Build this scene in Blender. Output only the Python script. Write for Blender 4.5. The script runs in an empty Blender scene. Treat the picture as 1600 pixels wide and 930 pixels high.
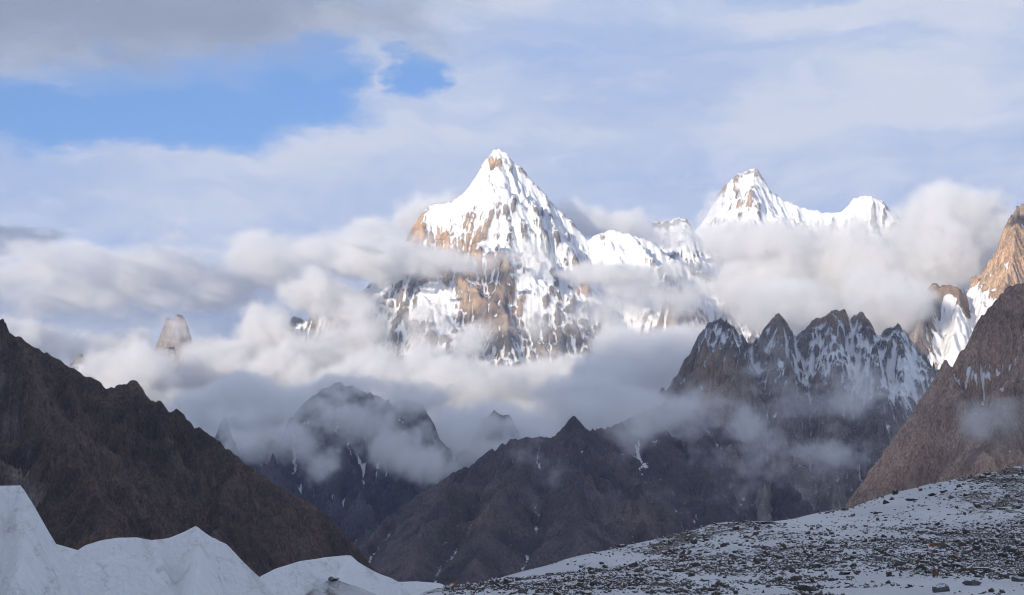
import bpy, math, random
import numpy as np
from mathutils import Vector

sc = bpy.context.scene
COL = sc.collection
R = math.radians
F32 = np.float32

# ------------------------------------------------------------------ camera
PITCH = R(6.5)
FPX = 800.0 / math.tan(R(12.0))            # 24 degree horizontal view, photograph is 1600 px wide
cam_d = bpy.data.cameras.new('camera')
cam = bpy.data.objects.new('camera', cam_d)
COL.objects.link(cam)
cam_d.sensor_width = 36.0
cam_d.lens = 18.0 / math.tan(R(12.0))
cam_d.clip_start = 0.5
cam_d.clip_end = 200000.0
cam.location = (0, 0, 0)
cam.rotation_euler = (math.pi / 2 + PITCH, 0, 0)
sc.camera = cam


def P(px, py, D):
    """a point of the place: seen in that direction, D metres to the north"""
    cx, cy = (px - 800.0) / FPX, (465.0 - py) / FPX
    c, s = math.cos(PITCH), math.sin(PITCH)
    dy, dz = c - cy * s, s + cy * c
    k = D / dy
    return (cx * k, D, dz * k)


# ------------------------------------------------------------------ light
SUN_EL, SUN_AZ = 7.0, 28.0                 # low sun behind the viewer, a little to the left
sd = Vector((-math.sin(R(SUN_AZ)) * math.cos(R(SUN_EL)), -math.cos(R(SUN_AZ)) * math.cos(R(SUN_EL)), math.sin(R(SUN_EL))))
sun_d = bpy.data.lights.new('sun', 'SUN')
sun_d.energy = 5.0
sun_d.angle = R(0.6)
sun_d.color = (1.0, 0.87, 0.70)
sun = bpy.data.objects.new('sun', sun_d)
COL.objects.link(sun)
sun.rotation_euler = sd.to_track_quat('Z', 'Y').to_euler()

world = bpy.data.worlds.new('World')
sc.world = world
world.use_nodes = True


class NT:
    """small helper to write node trees"""
    def __init__(s, tree):
        s.t = tree

    def n(s, kind, **kw):
        o = s.t.nodes.new(kind)
        for k, v in kw.items():
            setattr(o, k, v)
        return o

    def put(s, sock, v):
        if v is None:
            return
        if isinstance(v, bpy.types.NodeSocket):
            s.t.links.new(v, sock)
        else:
            sock.default_value = v

    def m(s, op, a, b=None, c=None, clamp=False):
        o = s.n('ShaderNodeMath', operation=op, use_clamp=clamp)
        s.put(o.inputs[0], a); s.put(o.inputs[1], b); s.put(o.inputs[2], c)
        return o.outputs[0]

    def vm(s, op, a, b=None):
        o = s.n('ShaderNodeVectorMath', operation=op)
        s.put(o.inputs[0], a); s.put(o.inputs[1], b)
        return o.outputs[1] if op in ('LENGTH', 'DOT_PRODUCT', 'DISTANCE') else o.outputs[0]

    def noise(s, vec, scale, detail=5.0, rough=0.55, dist=0.0, lac=2.0, out=0):
        o = s.n('ShaderNodeTexNoise')
        s.put(o.inputs['Vector'], vec); s.put(o.inputs['Scale'], scale)
        o.inputs['Detail'].default_value = detail; o.inputs['Roughness'].default_value = rough
        o.inputs['Distortion'].default_value = dist; o.inputs['Lacunarity'].default_value = lac
        return o.outputs[out]

    def ss(s, x, lo, hi, a=0.0, b=1.0):
        o = s.n('ShaderNodeMapRange', interpolation_type='SMOOTHSTEP')
        s.put(o.inputs[0], x); s.put(o.inputs[1], lo); s.put(o.inputs[2], hi); s.put(o.inputs[3], a); s.put(o.inputs[4], b)
        return o.outputs[0]

    def mix(s, f, a, b):
        o = s.n('ShaderNodeMix', data_type='RGBA')
        s.put(o.inputs['Factor'], f)
        for k, v in ((6, a), (7, b)):
            if isinstance(v, (tuple, list)):
                v = tuple(v) + (1.0,) if len(v) == 3 else v
            s.put(o.inputs[k], v)
        return o.outputs[2]

    def xyz(s, x, y, z):
        o = s.n('ShaderNodeCombineXYZ')
        s.put(o.inputs[0], x); s.put(o.inputs[1], y); s.put(o.inputs[2], z)
        return o.outputs[0]

    def sep(s, v):
        o = s.n('ShaderNodeSeparateXYZ')
        s.put(o.inputs[0], v)
        return o.outputs


def build_sky():
    w = NT(world.node_tree)
    world.node_tree.nodes.clear()
    sky = w.n('ShaderNodeTexSky', sky_type='NISHITA')
    sky.sun_disc = False
    sky.sun_elevation = R(SUN_EL)
    sky.sun_rotation = math.atan2(sd.x, sd.y)
    sky.altitude = 4000.0
    sky.air_density = 1.0
    sky.dust_density = 0.4
    sky.ozone_density = 2.0
    S = 0.12
    tc = w.n('ShaderNodeTexCoord')
    d = w.vm('NORMALIZE', tc.outputs['Generated'])
    x, y, z = w.sep(d)
    az0 = w.m('MULTIPLY', w.m('ARCTAN2', x, y), 180 / math.pi)          # degrees
    el0 = w.m('MULTIPLY', w.m('ARCSINE', z), 180 / math.pi)
    wq = w.noise(w.xyz(w.m('MULTIPLY', az0, 0.22), w.m('MULTIPLY', el0, 0.45), 4.4), 1.0, 6, 0.6, 0.0, 2.0, 1)
    wx, wy, _ = w.sep(wq)
    az = w.m('ADD', az0, w.m('MULTIPLY', w.m('SUBTRACT', wx, 0.5), 5.0))
    el = w.m('ADD', el0, w.m('MULTIPLY', w.m('SUBTRACT', wy, 0.5), 2.4))
    # layered stratus: banks are long and flat towards the horizon
    fl = w.xyz(w.m('MULTIPLY', az, 0.11), w.m('MULTIPLY', el, 0.30), 0.0)
    n1 = w.noise(fl, 1.0, 6, 0.52, 0.35)
    n2 = w.noise(w.xyz(w.m('MULTIPLY', az, 0.14), w.m('MULTIPLY', el, 0.55), 7.3), 1.0, 7, 0.55, 0.3)
    n3 = w.noise(w.xyz(w.m('MULTIPLY', az, 0.5), w.m('MULTIPLY', el, 1.3), 3.1), 1.0, 7, 0.55, 0.2)
    jit = w.m('SUBTRACT', w.noise(w.xyz(w.m('MULTIPLY', az, 0.55), w.m('MULTIPLY', el, 1.0), 1.7), 1.0, 7, 0.6), 0.5)

    def hole(px, py, rx, ry, k=1.0):
        a0, e0 = (px - 800) / 66.7, (894 - py) / 66.7
        u = w.m('DIVIDE', w.m('SUBTRACT', az, a0), rx / 66.7)
        v = w.m('DIVIDE', w.m('SUBTRACT', el, e0), ry / 66.7)
        r2 = w.m('ADD', w.m('MULTIPLY', u, u), w.m('MULTIPLY', v, v))
        g = w.m('SUBTRACT', 1.0, r2)
        return w.m('MULTIPLY', g, k)

    h = None
    for a in ((60, 185, 340, 52), (330, 152, 260, 62), (470, 120, 110, 55), (645, 108, 60, 42), (240, 190, 260, 45)):
        g = hole(*a)
        h = g if h is None else w.m('MAXIMUM', h, g)
    h = w.m('MAXIMUM', h, -1.5)
    gap = w.m('ADD', h, w.m('MULTIPLY', jit, 1.7))
    gap = w.ss(gap, -0.55, 0.60)
    # the same kind of gaps elsewhere in the sky
    far = w.ss(w.m('ABSOLUTE', az), 20.0, 34.0)
    gap2 = w.m('MULTIPLY', w.ss(n1, 0.52, 0.68), far)
    gap = w.m('MAXIMUM', gap, gap2)
    # thin places where blue glimmers through
    thin = w.m('MULTIPLY', w.ss(n2, 0.54, 0.80), 0.40)
    cloudA = (0.385 / S, 0.465 / S, 0.64 / S)
    cloudB = (0.55 / S, 0.585 / S, 0.67 / S)
    dark = (0.23 / S, 0.26 / S, 0.33 / S)
    c = w.mix(w.ss(n2, 0.36, 0.62), cloudB, cloudA)
    c = w.mix(w.m('MULTIPLY', w.ss(n3, 0.5, 0.72), 0.45), c, (0.62 / S, 0.63 / S, 0.73 / S))
    # heavy grey deck, upper part of the sky to the left and grey banks low down
    dk = w.ss(w.m('ADD', hole(120, 5, 620, 125), w.m('MULTIPLY', jit, 1.2)), -0.5, 0.95)
    dk2 = w.ss(w.m('ADD', hole(20, 378, 75, 24), w.m('MULTIPLY', jit, 2.2)), -0.2, 0.9)
    dk3 = w.m('MULTIPLY', w.ss(w.m('ADD', hole(180, 475, 520, 60), w.m('MULTIPLY', jit, 1.6)), -0.3, 0.9), 0.75)
    up = w.m('MULTIPLY', w.ss(el, 16.0, 35.0), w.ss(n1, 0.42, 0.6))
    dk = w.m('MAXIMUM', w.m('MAXIMUM', dk, dk2), w.m('MAXIMUM', dk3, w.m('MULTIPLY', up, 0.8)))
    c = w.mix(w.m('MULTIPLY', dk, 0.92), c, dark)
    bm = w.n('ShaderNodeMix', data_type='RGBA', blend_type='MULTIPLY')
    bm.inputs['Factor'].default_value = 1.0
    w.put(bm.inputs[6], sky.outputs[0])
    bm.inputs[7].default_value = (1.62, 1.42, 1.5, 1)
    blue = bm.outputs[2]
    hs = w.n('ShaderNodeHueSaturation')
    hs.inputs['Saturation'].default_value = 1.1
    hs.inputs['Value'].default_value = BLUE_GAIN
    w.put(hs.inputs['Color'], blue)
    c = w.mix(w.m('MULTIPLY', thin, w.m('SUBTRACT', 1.0, dk)), c, hs.outputs[0])
    c = w.mix(w.m('MULTIPLY', gap, w.m('SUBTRACT', 1.0, w.m('MULTIPLY', dk, 0.6))), c, hs.outputs[0])
    bg = w.n('ShaderNodeBackground')
    w.put(bg.inputs[0], c)
    bg.inputs[1].default_value = S
    out = w.n('ShaderNodeOutputWorld')
    w.t.links.new(bg.outputs[0], out.inputs[0])


BLUE_GAIN = 0.78
CLOUDS = True
HAZE, HAZE_TOP = 1.4e-5, 4100.0
build_sky()

sc.view_settings.view_transform = 'Standard'
sc.view_settings.look = 'None'
sc.view_settings.exposure = 0.33
sc.view_settings.gamma = 1.0
sc.view_settings.use_curve_mapping = False
sc.cycles.volume_bounces = 6
sc.cycles.max_bounces = 8
sc.cycles.diffuse_bounces = 2
sc.cycles.glossy_bounces = 1
sc.cycles.volume_max_steps = 512
sc.cycles.volume_step_rate = 2.0
sc.cycles.use_adaptive_sampling = True
sc.cycles.adaptive_threshold = 0.03
sc.cycles.use_denoising = True
sc.cycles.pixel_filter_type = 'BLACKMAN_HARRIS'
sc.cycles.filter_width = 1.1


# ------------------------------------------------------------------ numpy noise
def _hash(ix, iy, seed):
    h = (ix.astype(np.uint32) * np.uint32(374761393) + iy.astype(np.uint32) * np.uint32(668265263)
         + np.uint32((seed * 2246822519) & 0xffffffff))
    h = (h ^ (h >> np.uint32(13))) * np.uint32(1274126177)
    return h ^ (h >> np.uint32(16))


_ANG = np.linspace(0, 2 * np.pi, 256, endpoint=False)
_GX, _GY = np.cos(_ANG).astype(F32), np.sin(_ANG).astype(F32)


def perlin(x, y, seed=0):
    x = np.asarray(x, F32); y = np.asarray(y, F32)
    xf, yf = np.floor(x), np.floor(y)
    ix, iy = xf.astype(np.int64), yf.astype(np.int64)
    fx, fy = x - xf, y - yf
    u = fx * fx * fx * (fx * (fx * 6 - 15) + 10)
    v = fy * fy * fy * (fy * (fy * 6 - 15) + 10)

    def g(a, b, dx, dy):
        k = (_hash(ix + a, iy + b, seed) & np.uint32(255)).astype(np.int64)
        return _GX[k] * dx + _GY[k] * dy
    n00, n10 = g(0, 0, fx, fy), g(1, 0, fx - 1, fy)
    n01, n11 = g(0, 1, fx, fy - 1), g(1, 1, fx - 1, fy - 1)
    a = n00 + u * (n10 - n00)
    return (a + v * (n01 + u * (n11 - n01) - a)) * 1.5


def fbm(x, y, octv=5, seed=0, gain=0.5, lac=2.03):
    t = 0; a = 1.0; f = 1.0
    for o in range(octv):
        t = t + a * perlin(x * f + o * 17.3, y * f - o * 9.1, seed + o)
        a *= gain; f *= lac
    return t


def ridged(x, y, octv=6, seed=0, gain=0.5, lac=2.07):
    t = 0; a = 1.0; f = 1.0; w = 1.0
    for o in range(octv):
        n = 1.0 - np.abs(perlin(x * f + o * 5.7, y * f + o * 3.3, seed + o))
        n = n * n * w
        t = t + a * n
        w = np.clip(n * 1.6, 0, 1)
        a *= gain; f *= lac
    return t


def smooth01(x):
    x = np.clip(x, 0, 1)
    return x * x * (3 - 2 * x)


# ------------------------------------------------------------------ mesh helpers
def tag(o, label=None, cat=None, group=None, kind=None):
    if label: o['label'] = label
    if cat: o['category'] = cat
    if group: o['group'] = group
    if kind: o['kind'] = kind
    return o


def grid_mesh(name, X, Y, Z, mat, attrs=None, smooth=True):
    ny, nx = X.shape
    co = np.stack([X, Y, Z], -1).reshape(-1, 3).astype(F32)
    i = np.arange(nx * ny).reshape(ny, nx)
    q = np.stack([i[:-1, :-1], i[:-1, 1:], i[1:, 1:], i[1:, :-1]], -1).reshape(-1, 4)
    me = bpy.data.meshes.new(name)
    me.vertices.add(len(co)); me.vertices.foreach_set('co', co.ravel())
    me.loops.add(q.size); me.loops.foreach_set('vertex_index', q.ravel().astype(np.int32))
    me.polygons.add(len(q))
    me.polygons.foreach_set('loop_start', np.arange(0, q.size, 4, dtype=np.int32))
    me.polygons.foreach_set('use_smooth', np.full(len(q), smooth))
    for k, v in (attrs or {}).items():
        at = me.attributes.new(k, 'FLOAT', 'POINT')
        at.data.foreach_set('value', np.asarray(v, F32).ravel())
    me.update(calc_edges=True)
    me.materials.append(mat)
    o = bpy.data.objects.new(name, me)
    COL.objects.link(o)
    return o


def poly_mesh(name, verts, faces, mat, smooth=False):
    me = bpy.data.meshes.new(name)
    me.from_pydata(verts, [], faces)
    if smooth:
        me.polygons.foreach_set('use_smooth', np.full(len(me.polygons), True))
    me.update()
    me.materials.append(mat)
    return me


# ------------------------------------------------------------------ terrain from ridge lines
def crest_detail(pts, step, amp, seed, lam):
    """refine a crest polyline and roughen it like broken rock"""
    pts = np.array(pts, float)
    d = np.r_[0, np.cumsum(np.hypot(np.diff(pts[:, 0]), np.diff(pts[:, 1])) + np.abs(np.diff(pts[:, 2])) * 0.5)]
    n = max(2, int(d[-1] / step))
    s = np.linspace(0, d[-1], n)
    out = np.stack([np.interp(s, d, pts[:, k]) for k in range(3)], 1)
    w = np.minimum(np.minimum(s, d[-1] - s) / (3 * step + 1e-6), 1)
    out[:, 2] += amp * fbm(s / lam, s * 0 + seed * 3.1, 4, seed, 0.6) * w
    out[:, 1] += amp * 1.5 * fbm(s / (lam * 1.7), s * 0 + 50 + seed, 3, seed + 9) * w
    return out


def auto_spurs(crest, rng, spacing, length, slope, spread=0.5, back=False, sub=True):
    """spurs running down from a crest towards the viewer (and optionally behind it)"""
    res = []
    d = np.r_[0, np.cumsum(np.hypot(np.diff(crest[:, 0]), np.diff(crest[:, 1])))]
    s = spacing * rng.random()
    while s < d[-1]:
        p = np.array([np.interp(s, d, crest[:, k]) for k in range(3)])
        for side in ((-1, 1) if back else (-1,)):
            L = length * (0.55 + 0.8 * rng.random())
            a = (rng.random() - 0.5) * 2 * spread
            pts = [p - np.array([0, 0, 4.0])]
            n = 5
            for k in range(n):
                a += (rng.random() - 0.5) * 0.55
                st = L / n
                dr = slope * (0.75 + 0.5 * rng.random())
                q = pts[-1] + np.array([math.sin(a) * st, side * math.cos(a) * st, -dr * st])
                pts.append(q)
            pts = np.array(pts)
            res.append(pts)
            if sub:
                for k in (1, 2, 3, 4):
                    for sg in (-1, 1):
                        if rng.random() < 0.75:
                            L2 = L * 0.30 * (0.6 + 0.8 * rng.random())
                            b = a + sg * (0.7 + 0.5 * rng.random())
                            q0 = pts[k] - np.array([0, 0, 3.0])
                            qs = [q0]
                            for j in range(3):
                                b += (rng.random() - 0.5) * 0.4
                                st = L2 / 3
                                qs.append(qs[-1] + np.array([math.sin(b) * st, side * math.cos(b) * st, -slope * 1.12 * st]))
                            res.append(np.array(qs))
        s += spacing * (0.55 + 0.9 * rng.random())
    return res


def ridge_field(xs, ys, polys, base, reach):
    """height = the highest of all flanks falling from the ridge lines; polys: (points, flank slope, bend length)"""
    X, Y = np.meshgrid(xs.astype(F32), ys.astype(F32))
    H = np.full(X.shape, base, F32)
    Dn = np.full(X.shape, reach, F32)
    for pts, sl, bend, *fl in polys:
        main = not fl or fl[0]
        for a, b in zip(pts[:-1], pts[1:]):
            x0, x1 = min(a[0], b[0]) - reach, max(a[0], b[0]) + reach
            y0, y1 = min(a[1], b[1]) - reach, max(a[1], b[1]) + reach
            i0, i1 = np.searchsorted(xs, x0), np.searchsorted(xs, x1)
            j0, j1 = np.searchsorted(ys, y0), np.searchsorted(ys, y1)
            if i1 <= i0 or j1 <= j0:
                continue
            x, y = X[j0:j1, i0:i1], Y[j0:j1, i0:i1]
            ex, ey = b[0] - a[0], b[1] - a[1]
            L2 = ex * ex + ey * ey + 1e-6
            t = np.clip(((x - a[0]) * ex + (y - a[1]) * ey) / L2, 0, 1).astype(F32)
            dx, dy = x - (a[0] + t * ex), y - (a[1] + t * ey)
            d = np.sqrt(dx * dx + dy * dy)
            h = a[2] + t * (b[2] - a[2]) - sl * d * (1 - 0.5 * d / (d + bend))
            sub = H[j0:j1, i0:i1]
            m = h > sub
            sub[m] = h[m]
            if main:
                dd = Dn[j0:j1, i0:i1]
                np.minimum(dd, d, out=dd)
    return X, Y, H, Dn


# ------------------------------------------------------------------ materials
def new_mat(name):
    m = bpy.data.materials.new(name)
    m.use_nodes = True
    m.node_tree.nodes.clear()
    w = NT(m.node_tree)
    out = w.n('ShaderNodeOutputMaterial')
    bs = w.n('ShaderNodeBsdfPrincipled')
    w.t.links.new(bs.outputs[0], out.inputs['Surface'])
    return m, w, bs


def mountain_mat(name, rocks, snow_at=0.62, soft=0.08, streak=0.30, scale=1.0, bump=14.0, snow_col=(0.84, 0.85, 0.87), speck=0.25, gully=0.35, stretch=0.36, scree=None, scree_amt=0.0):
    """rock with snow lying where it is not too steep; attribute 'snow' shifts how much lies there, 'warm' gives the ochre rock"""
    m, w, bs = new_mat(name)
    geo = w.n('ShaderNodeNewGeometry')
    pos = geo.outputs['Position']
    px, py, pz = w.sep(pos)
    nz = w.sep(geo.outputs['Normal'])[2]
    sn = w.n('ShaderNodeAttribute', attribute_name='snow').outputs['Fac']
    wm = w.n('ShaderNodeAttribute', attribute_name='warm').outputs['Fac']
    cr = w.n('ShaderNodeAttribute', attribute_name='cav').outputs['Fac']
    strv = w.xyz(px, py, w.m('MULTIPLY', pz, stretch))
    n_big = w.noise(pos, 0.0022 * scale, 2, 0.55, 0.4)
    n_mid = w.noise(pos, 0.011 * scale, 4, 0.6, 0.3)
    n_str = w.noise(strv, 0.028 * scale, 5, 0.65, 0.25)
    n_fin = w.noise(strv, 0.11 * scale, 3, 0.7)
    rk = w.mix(w.ss(n_mid, 0.35, 0.65), rocks[0], rocks[1])
    rk = w.mix(w.m('MULTIPLY', w.ss(n_str, 0.45, 0.68), 0.75), rk, rocks[2])
    rk = w.mix(w.m('MULTIPLY', wm, w.ss(n_big, 0.30, 0.5, 0.35, 1.0)), rk, rocks[3])
    if scree:                                            # broken stone lying in the gullies
        fs = w.n('ShaderNodeAttribute', attribute_name='flow').outputs['Fac']
        fs = w.m('ADD', fs, w.m('MULTIPLY', w.m('SUBTRACT', n_mid, 0.5), 0.5))
        rk = w.mix(w.m('MULTIPLY', w.ss(fs, 0.35, 0.75), scree_amt), rk, scree)
    dv = w.m('ADD', w.m('MULTIPLY', n_fin, 0.9), w.m('MULTIPLY', n_str, 0.5))
    vv = w.n('ShaderNodeHueSaturation')
    w.put(vv.inputs['Color'], rk)
    w.put(vv.inputs['Value'], w.m('MULTIPLY', w.ss(dv, 0.40, 1.0, 0.42, 1.65), w.ss(n_big, 0.32, 0.66, 0.72, 1.35)))
    rk = vv.outputs[0]
    q = w.m('ADD', nz, sn)
    q = w.m('ADD', q, w.m('MULTIPLY', w.m('SUBTRACT', n_str, 0.5), streak * 2.2))
    q = w.m('ADD', q, w.m('MULTIPLY', w.m('SUBTRACT', n_fin, 0.5), speck * 2))
    fw = w.n('ShaderNodeAttribute', attribute_name='flow').outputs['Fac']
    q = w.m('ADD', q, w.m('MULTIPLY', w.m('SUBTRACT', n_mid, 0.5), 0.2))
    q = w.m('ADD', q, w.m('MULTIPLY', w.m('SUBTRACT', fw, 0.35), gully))
    q = w.m('ADD', q, w.m('MULTIPLY', cr, 0.5))
    sf = w.ss(q, snow_at - soft, snow_at + soft)
    col = w.mix(sf, rk, snow_col)
    w.put(bs.inputs['Base Color'], col)
    w.put(bs.inputs['Roughness'], w.ss(sf, 0, 1, 0.95, 0.75))
    bs.inputs['Specular IOR Level'].default_value = 0.15
    hgt = w.m('ADD', w.m('MULTIPLY', n_str, 1.0), w.m('MULTIPLY', n_fin, 0.45))
    hgt = w.m('MULTIPLY', hgt, w.ss(sf, 0, 1, 1.0, 0.25))
    bp = w.n('ShaderNodeBump')
    bp.inputs['Strength'].default_value = 1.0
    bp.inputs['Distance'].default_value = bump
    w.put(bp.inputs['Height'], hgt)
    w.t.links.new(bp.outputs[0], bs.inputs['Normal'])
    return m


def blob_bias(X, Z, D, items):
    """regions of a face, given where they lie on it: (px, py, rx, ry, amount)"""
    t = np.zeros(X.shape, F32)
    for px, py, rx, ry, k in items:
        c = P(px, py, D)
        sx, sz = rx / FPX * D, ry / FPX * D
        t += k * np.exp(-((X - c[0]) / sx) ** 2 - ((Z - c[2]) / sz) ** 2)
    return t


def cavity(Z, dx):
    """hollows (+) and ribs (-) of the relief"""
    a = np.pad(Z, 4, mode='edge')
    c = np.cumsum(np.cumsum(a, 0, dtype=np.float64), 1)
    c = np.pad(c, ((1, 0), (1, 0)))
    k = 9
    av = (c[k:, k:] - c[:-k, k:] - c[k:, :-k] + c[:-k, :-k]) / (k * k)
    return np.clip((av[:Z.shape[0], :Z.shape[1]] - Z) / (4 * dx), -1, 1)


def flow(H, dx):
    """water paths: steepest neighbour of every cell and the area draining through it"""
    ny, nx = H.shape
    big = np.pad(H, 1, mode='constant', constant_values=1e6).astype(F32)
    idx = np.arange(nx * ny, dtype=np.int64).reshape(ny, nx)
    best = np.zeros(H.shape, F32)
    rec = idx.copy()
    for dj in (-1, 0, 1):
        for di in (-1, 0, 1):
            if di == 0 and dj == 0:
                continue
            s = (H - big[1 + dj:1 + dj + ny, 1 + di:1 + di + nx]) / (dx * math.hypot(di, dj))
            m = s > best
            best[m] = s[m]
            rec[m] = (idx + dj * nx + di)[m]
    rec = rec.ravel()
    src = np.nonzero(rec != np.arange(rec.size))[0]
    to = rec[src]
    A = np.ones(rec.size)
    for _ in range(70):
        A = 1.0 + np.bincount(to, A[src], rec.size)
    return rec, A, best


def erode(H, dx, rounds, k, seed, expo=0.5):
    """carve gullies down the faces as running water, ice and rockfall do"""
    for r in range(rounds):
        rec, A, sl = flow(H, dx)
        h = H.ravel()
        c = (k * (A ** expo - 1.0)).astype(F32)
        h = (h + c * h[rec]) / (1 + c)
        H = h.reshape(H.shape)
        # slabs steeper than rock can stand shed a little
        Hp = np.pad(H, 1, mode='edge')
        av = (Hp[:-2, 1:-1] + Hp[2:, 1:-1] + Hp[1:-1, :-2] + Hp[1:-1, 2:]) / 4
        H = H + 0.06 * np.minimum(av - H, 0) * 0 + 0.10 * np.maximum(av - H, 0)
    return H, A.reshape(H.shape)


def mountain(name, mat, label, crests, spurs=(), seed=1, step=10.0, slope=1.5, spur_slope=1.7, bend=900.0, reach=1500.0,
             base=-60.0, front=3000.0, back=900.0, auto=(320.0, 900.0, 1.1), rough=60.0, lam=420.0, flute=14.0, flute_lam=55.0,
             jag=10.0, jag_lam=60.0, snow=0.0, snow_z=(0, 1, 0.0), snow_regions=(), warm_regions=(), warm=0.0, backspur=False, margin=500.0, Dref=None, ero=(9, 0.05), terr=(55.0, 0.35), fine=9.0):
    rng = random.Random(seed)
    polys = []
    allp = []
    for i, c in enumerate(crests):
        w = crest_detail([P(*q) for q in c], step * 1.6, jag, seed + i, jag_lam)
        polys.append((w, slope, bend))
        allp.append(w)
        if auto:
            for s in auto_spurs(w, rng, auto[0], auto[1], auto[2], back=backspur):
                polys.append((s, spur_slope, bend, False))
    for i, c in enumerate(spurs):
        w = crest_detail([P(*q) for q in c], step * 4, jag * 0.8, seed + 40 + i, jag_lam)
        polys.append((w, spur_slope, bend, False))
        allp.append(w)
        if auto:
            for s in auto_spurs(w, rng, auto[0] * 0.8, auto[1] * 0.35, auto[2] * 1.1, spread=1.5, sub=False):
                polys.append((s, spur_slope, bend, False))
    A = np.concatenate(allp)
    x0, x1 = A[:, 0].min() - margin, A[:, 0].max() + margin
    cy = np.concatenate([np.array([P(*q) for q in c]) for c in crests])[:, 1]
    y0, y1 = cy.min() - front, cy.max() + back
    xs = np.arange(x0, x1, step); ys = np.arange(y0, y1, step)
    X, Y, H, Dn = ridge_field(xs, ys, polys, base, reach)
    k = np.clip(Dn / (lam * 0.45), 0.0, 1) * np.clip((H - base) / 300.0, 0, 1)
    wx = fbm(X / (lam * 1.5), Y / (lam * 1.5), 3, seed + 5) * lam * 0.35
    H = H + rough * k * (ridged((X + wx) / lam, (Y - wx) / (lam * 1.25), 6, seed) - 1.0)
    fk = np.clip(Dn / 60.0, 0.15, 1) * np.clip((H - base) / 200.0, 0, 1)
    H = H + flute * fk * (ridged((X + wx * 0.5) / flute_lam, Y / (flute_lam * 4.5), 3, seed + 20) - 0.9)
    H = H + jag * 0.5 * fk * fbm(X / (jag_lam * 0.5), Y / (jag_lam * 0.5), 4, seed + 30, 0.6)
    tz = H + 0.5 * terr[0] * fbm(X / 160.0, Y / 160.0, 3, seed + 70) + 0.12 * X
    fr = tz / terr[0] - np.floor(tz / terr[0])
    H = H + terr[0] * terr[1] * fk * (smooth01((fr - 0.25) / 0.5) - fr)
    H = H + fine * fk * (ridged(X / (step * 7), Y / (step * 10), 4, seed + 80, 0.6) - 1.0)
    H, A = erode(H.astype(F32), step, ero[0], ero[1], seed)
    H = H + jag * 0.22 * fk * fbm(X / (step * 2.6), Y / (step * 2.6), 2, seed + 33, 0.6)
    fl = np.clip(np.log(A) / math.log(400.0), 0, 1.2)
    D = Dref or float(np.median(cy))
    sn = np.full(H.shape, snow, F32) + snow_z[2] * smooth01((H - snow_z[0]) / max(1e-3, snow_z[1] - snow_z[0]))
    sn += blob_bias(X, H, D, snow_regions)
    sn += 0.10 * fbm(X / 700.0, Y / 700.0, 3, seed + 60)
    wmz = np.clip(warm + blob_bias(X, H, D, warm_regions), 0, 1)
    o = grid_mesh(name, X, Y, H, mat, {'snow': sn, 'warm': wmz, 'cav': cavity(H, step), 'flow': fl})
    tag(o, label, 'mountain', None, 'structure')
    return o


# ------------------------------------------------------------------ the ground
def ground_mat():
    m, w, bs = new_mat('glacier_ground')
    pos = w.n('ShaderNodeNewGeometry').outputs['Position']
    a = w.noise(pos, 0.004, 8, 0.6, 0.5)
    b = w.noise(pos, 0.4, 6, 0.6)
    c = w.mix(w.ss(a, 0.42, 0.6), (0.10, 0.095, 0.09), (0.5, 0.52, 0.56))
    c = w.mix(w.ss(b, 0.45, 0.6, 0, 0.6), c, (0.14, 0.13, 0.125))
    w.put(bs.inputs['Base Color'], c)
    bs.inputs['Roughness'].default_value = 0.9
    return m


xs = np.r_[-25000, -20000, -14000, np.linspace(-8000, 8000, 41), 14000, 20000, 25000]
ys = np.r_[-25000, -20000, -14000, np.linspace(-8000, 24000, 81), 28000, 33000]
gx, gy = np.meshgrid(xs.astype(F32), ys.astype(F32))
gz = -70.0 + 12 * fbm(gx / 900, gy / 900, 3, 77) * np.clip(1 - np.hypot(gx, gy) / 30000, 0, 1)
g = grid_mesh('ground', gx, gy, gz, ground_mat())
tag(g, 'rubble covered glacier floor of the valley', 'ground', None, 'structure')

# ------------------------------------------------------------------ mountains
GREY = [(0.24, 0.22, 0.21), (0.36, 0.32, 0.29), (0.15, 0.145, 0.15), (0.60, 0.40, 0.24)]
m_main = mountain_mat('granite_and_bright_snow', GREY, snow_at=0.50, streak=0.20, bump=16, scale=1.9, speck=0.5, stretch=0.6)
m_far = mountain_mat('far_granite_and_snow', GREY, snow_at=0.48, streak=0.26, bump=16, scale=1.4, speck=0.45)
m_crag = mountain_mat('dark_crag_with_snow', [(0.25, 0.215, 0.195), (0.34, 0.285, 0.24), (0.15, 0.137, 0.137), (0.40, 0.275, 0.18)], snow_at=0.66, streak=0.22, stretch=0.6, bump=16, scale=2.6, speck=0.7, gully=0.26, soft=0.24)
m_tow = mountain_mat('tower_granite', [(0.27, 0.22, 0.18), (0.36, 0.29, 0.23), (0.16, 0.14, 0.13), (0.46, 0.30, 0.18)], snow_at=0.66, streak=0.22, bump=12, scale=1.3)
m_brown = mountain_mat('brown_scree_rock', [(0.29, 0.205, 0.152), (0.36, 0.255, 0.19), (0.20, 0.152, 0.125), (0.38, 0.26, 0.18)], snow_at=0.98, streak=0.22, bump=9, scale=2.2, scree=(0.40, 0.31, 0.25), scree_amt=0.5)
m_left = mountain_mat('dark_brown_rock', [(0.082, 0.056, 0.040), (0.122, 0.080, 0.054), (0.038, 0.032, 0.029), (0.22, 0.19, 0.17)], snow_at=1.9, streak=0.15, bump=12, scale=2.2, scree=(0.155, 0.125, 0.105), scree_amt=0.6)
m_mid = mountain_mat('blue_grey_rock', [(0.075, 0.070, 0.075), (0.105, 0.095, 0.098), (0.045, 0.045, 0.052), (0.12, 0.095, 0.09)], snow_at=0.84, streak=0.32, bump=12, scale=1.5, gully=0.15, speck=0.45, scree=(0.15, 0.135, 0.14), scree_amt=0.4)
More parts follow.
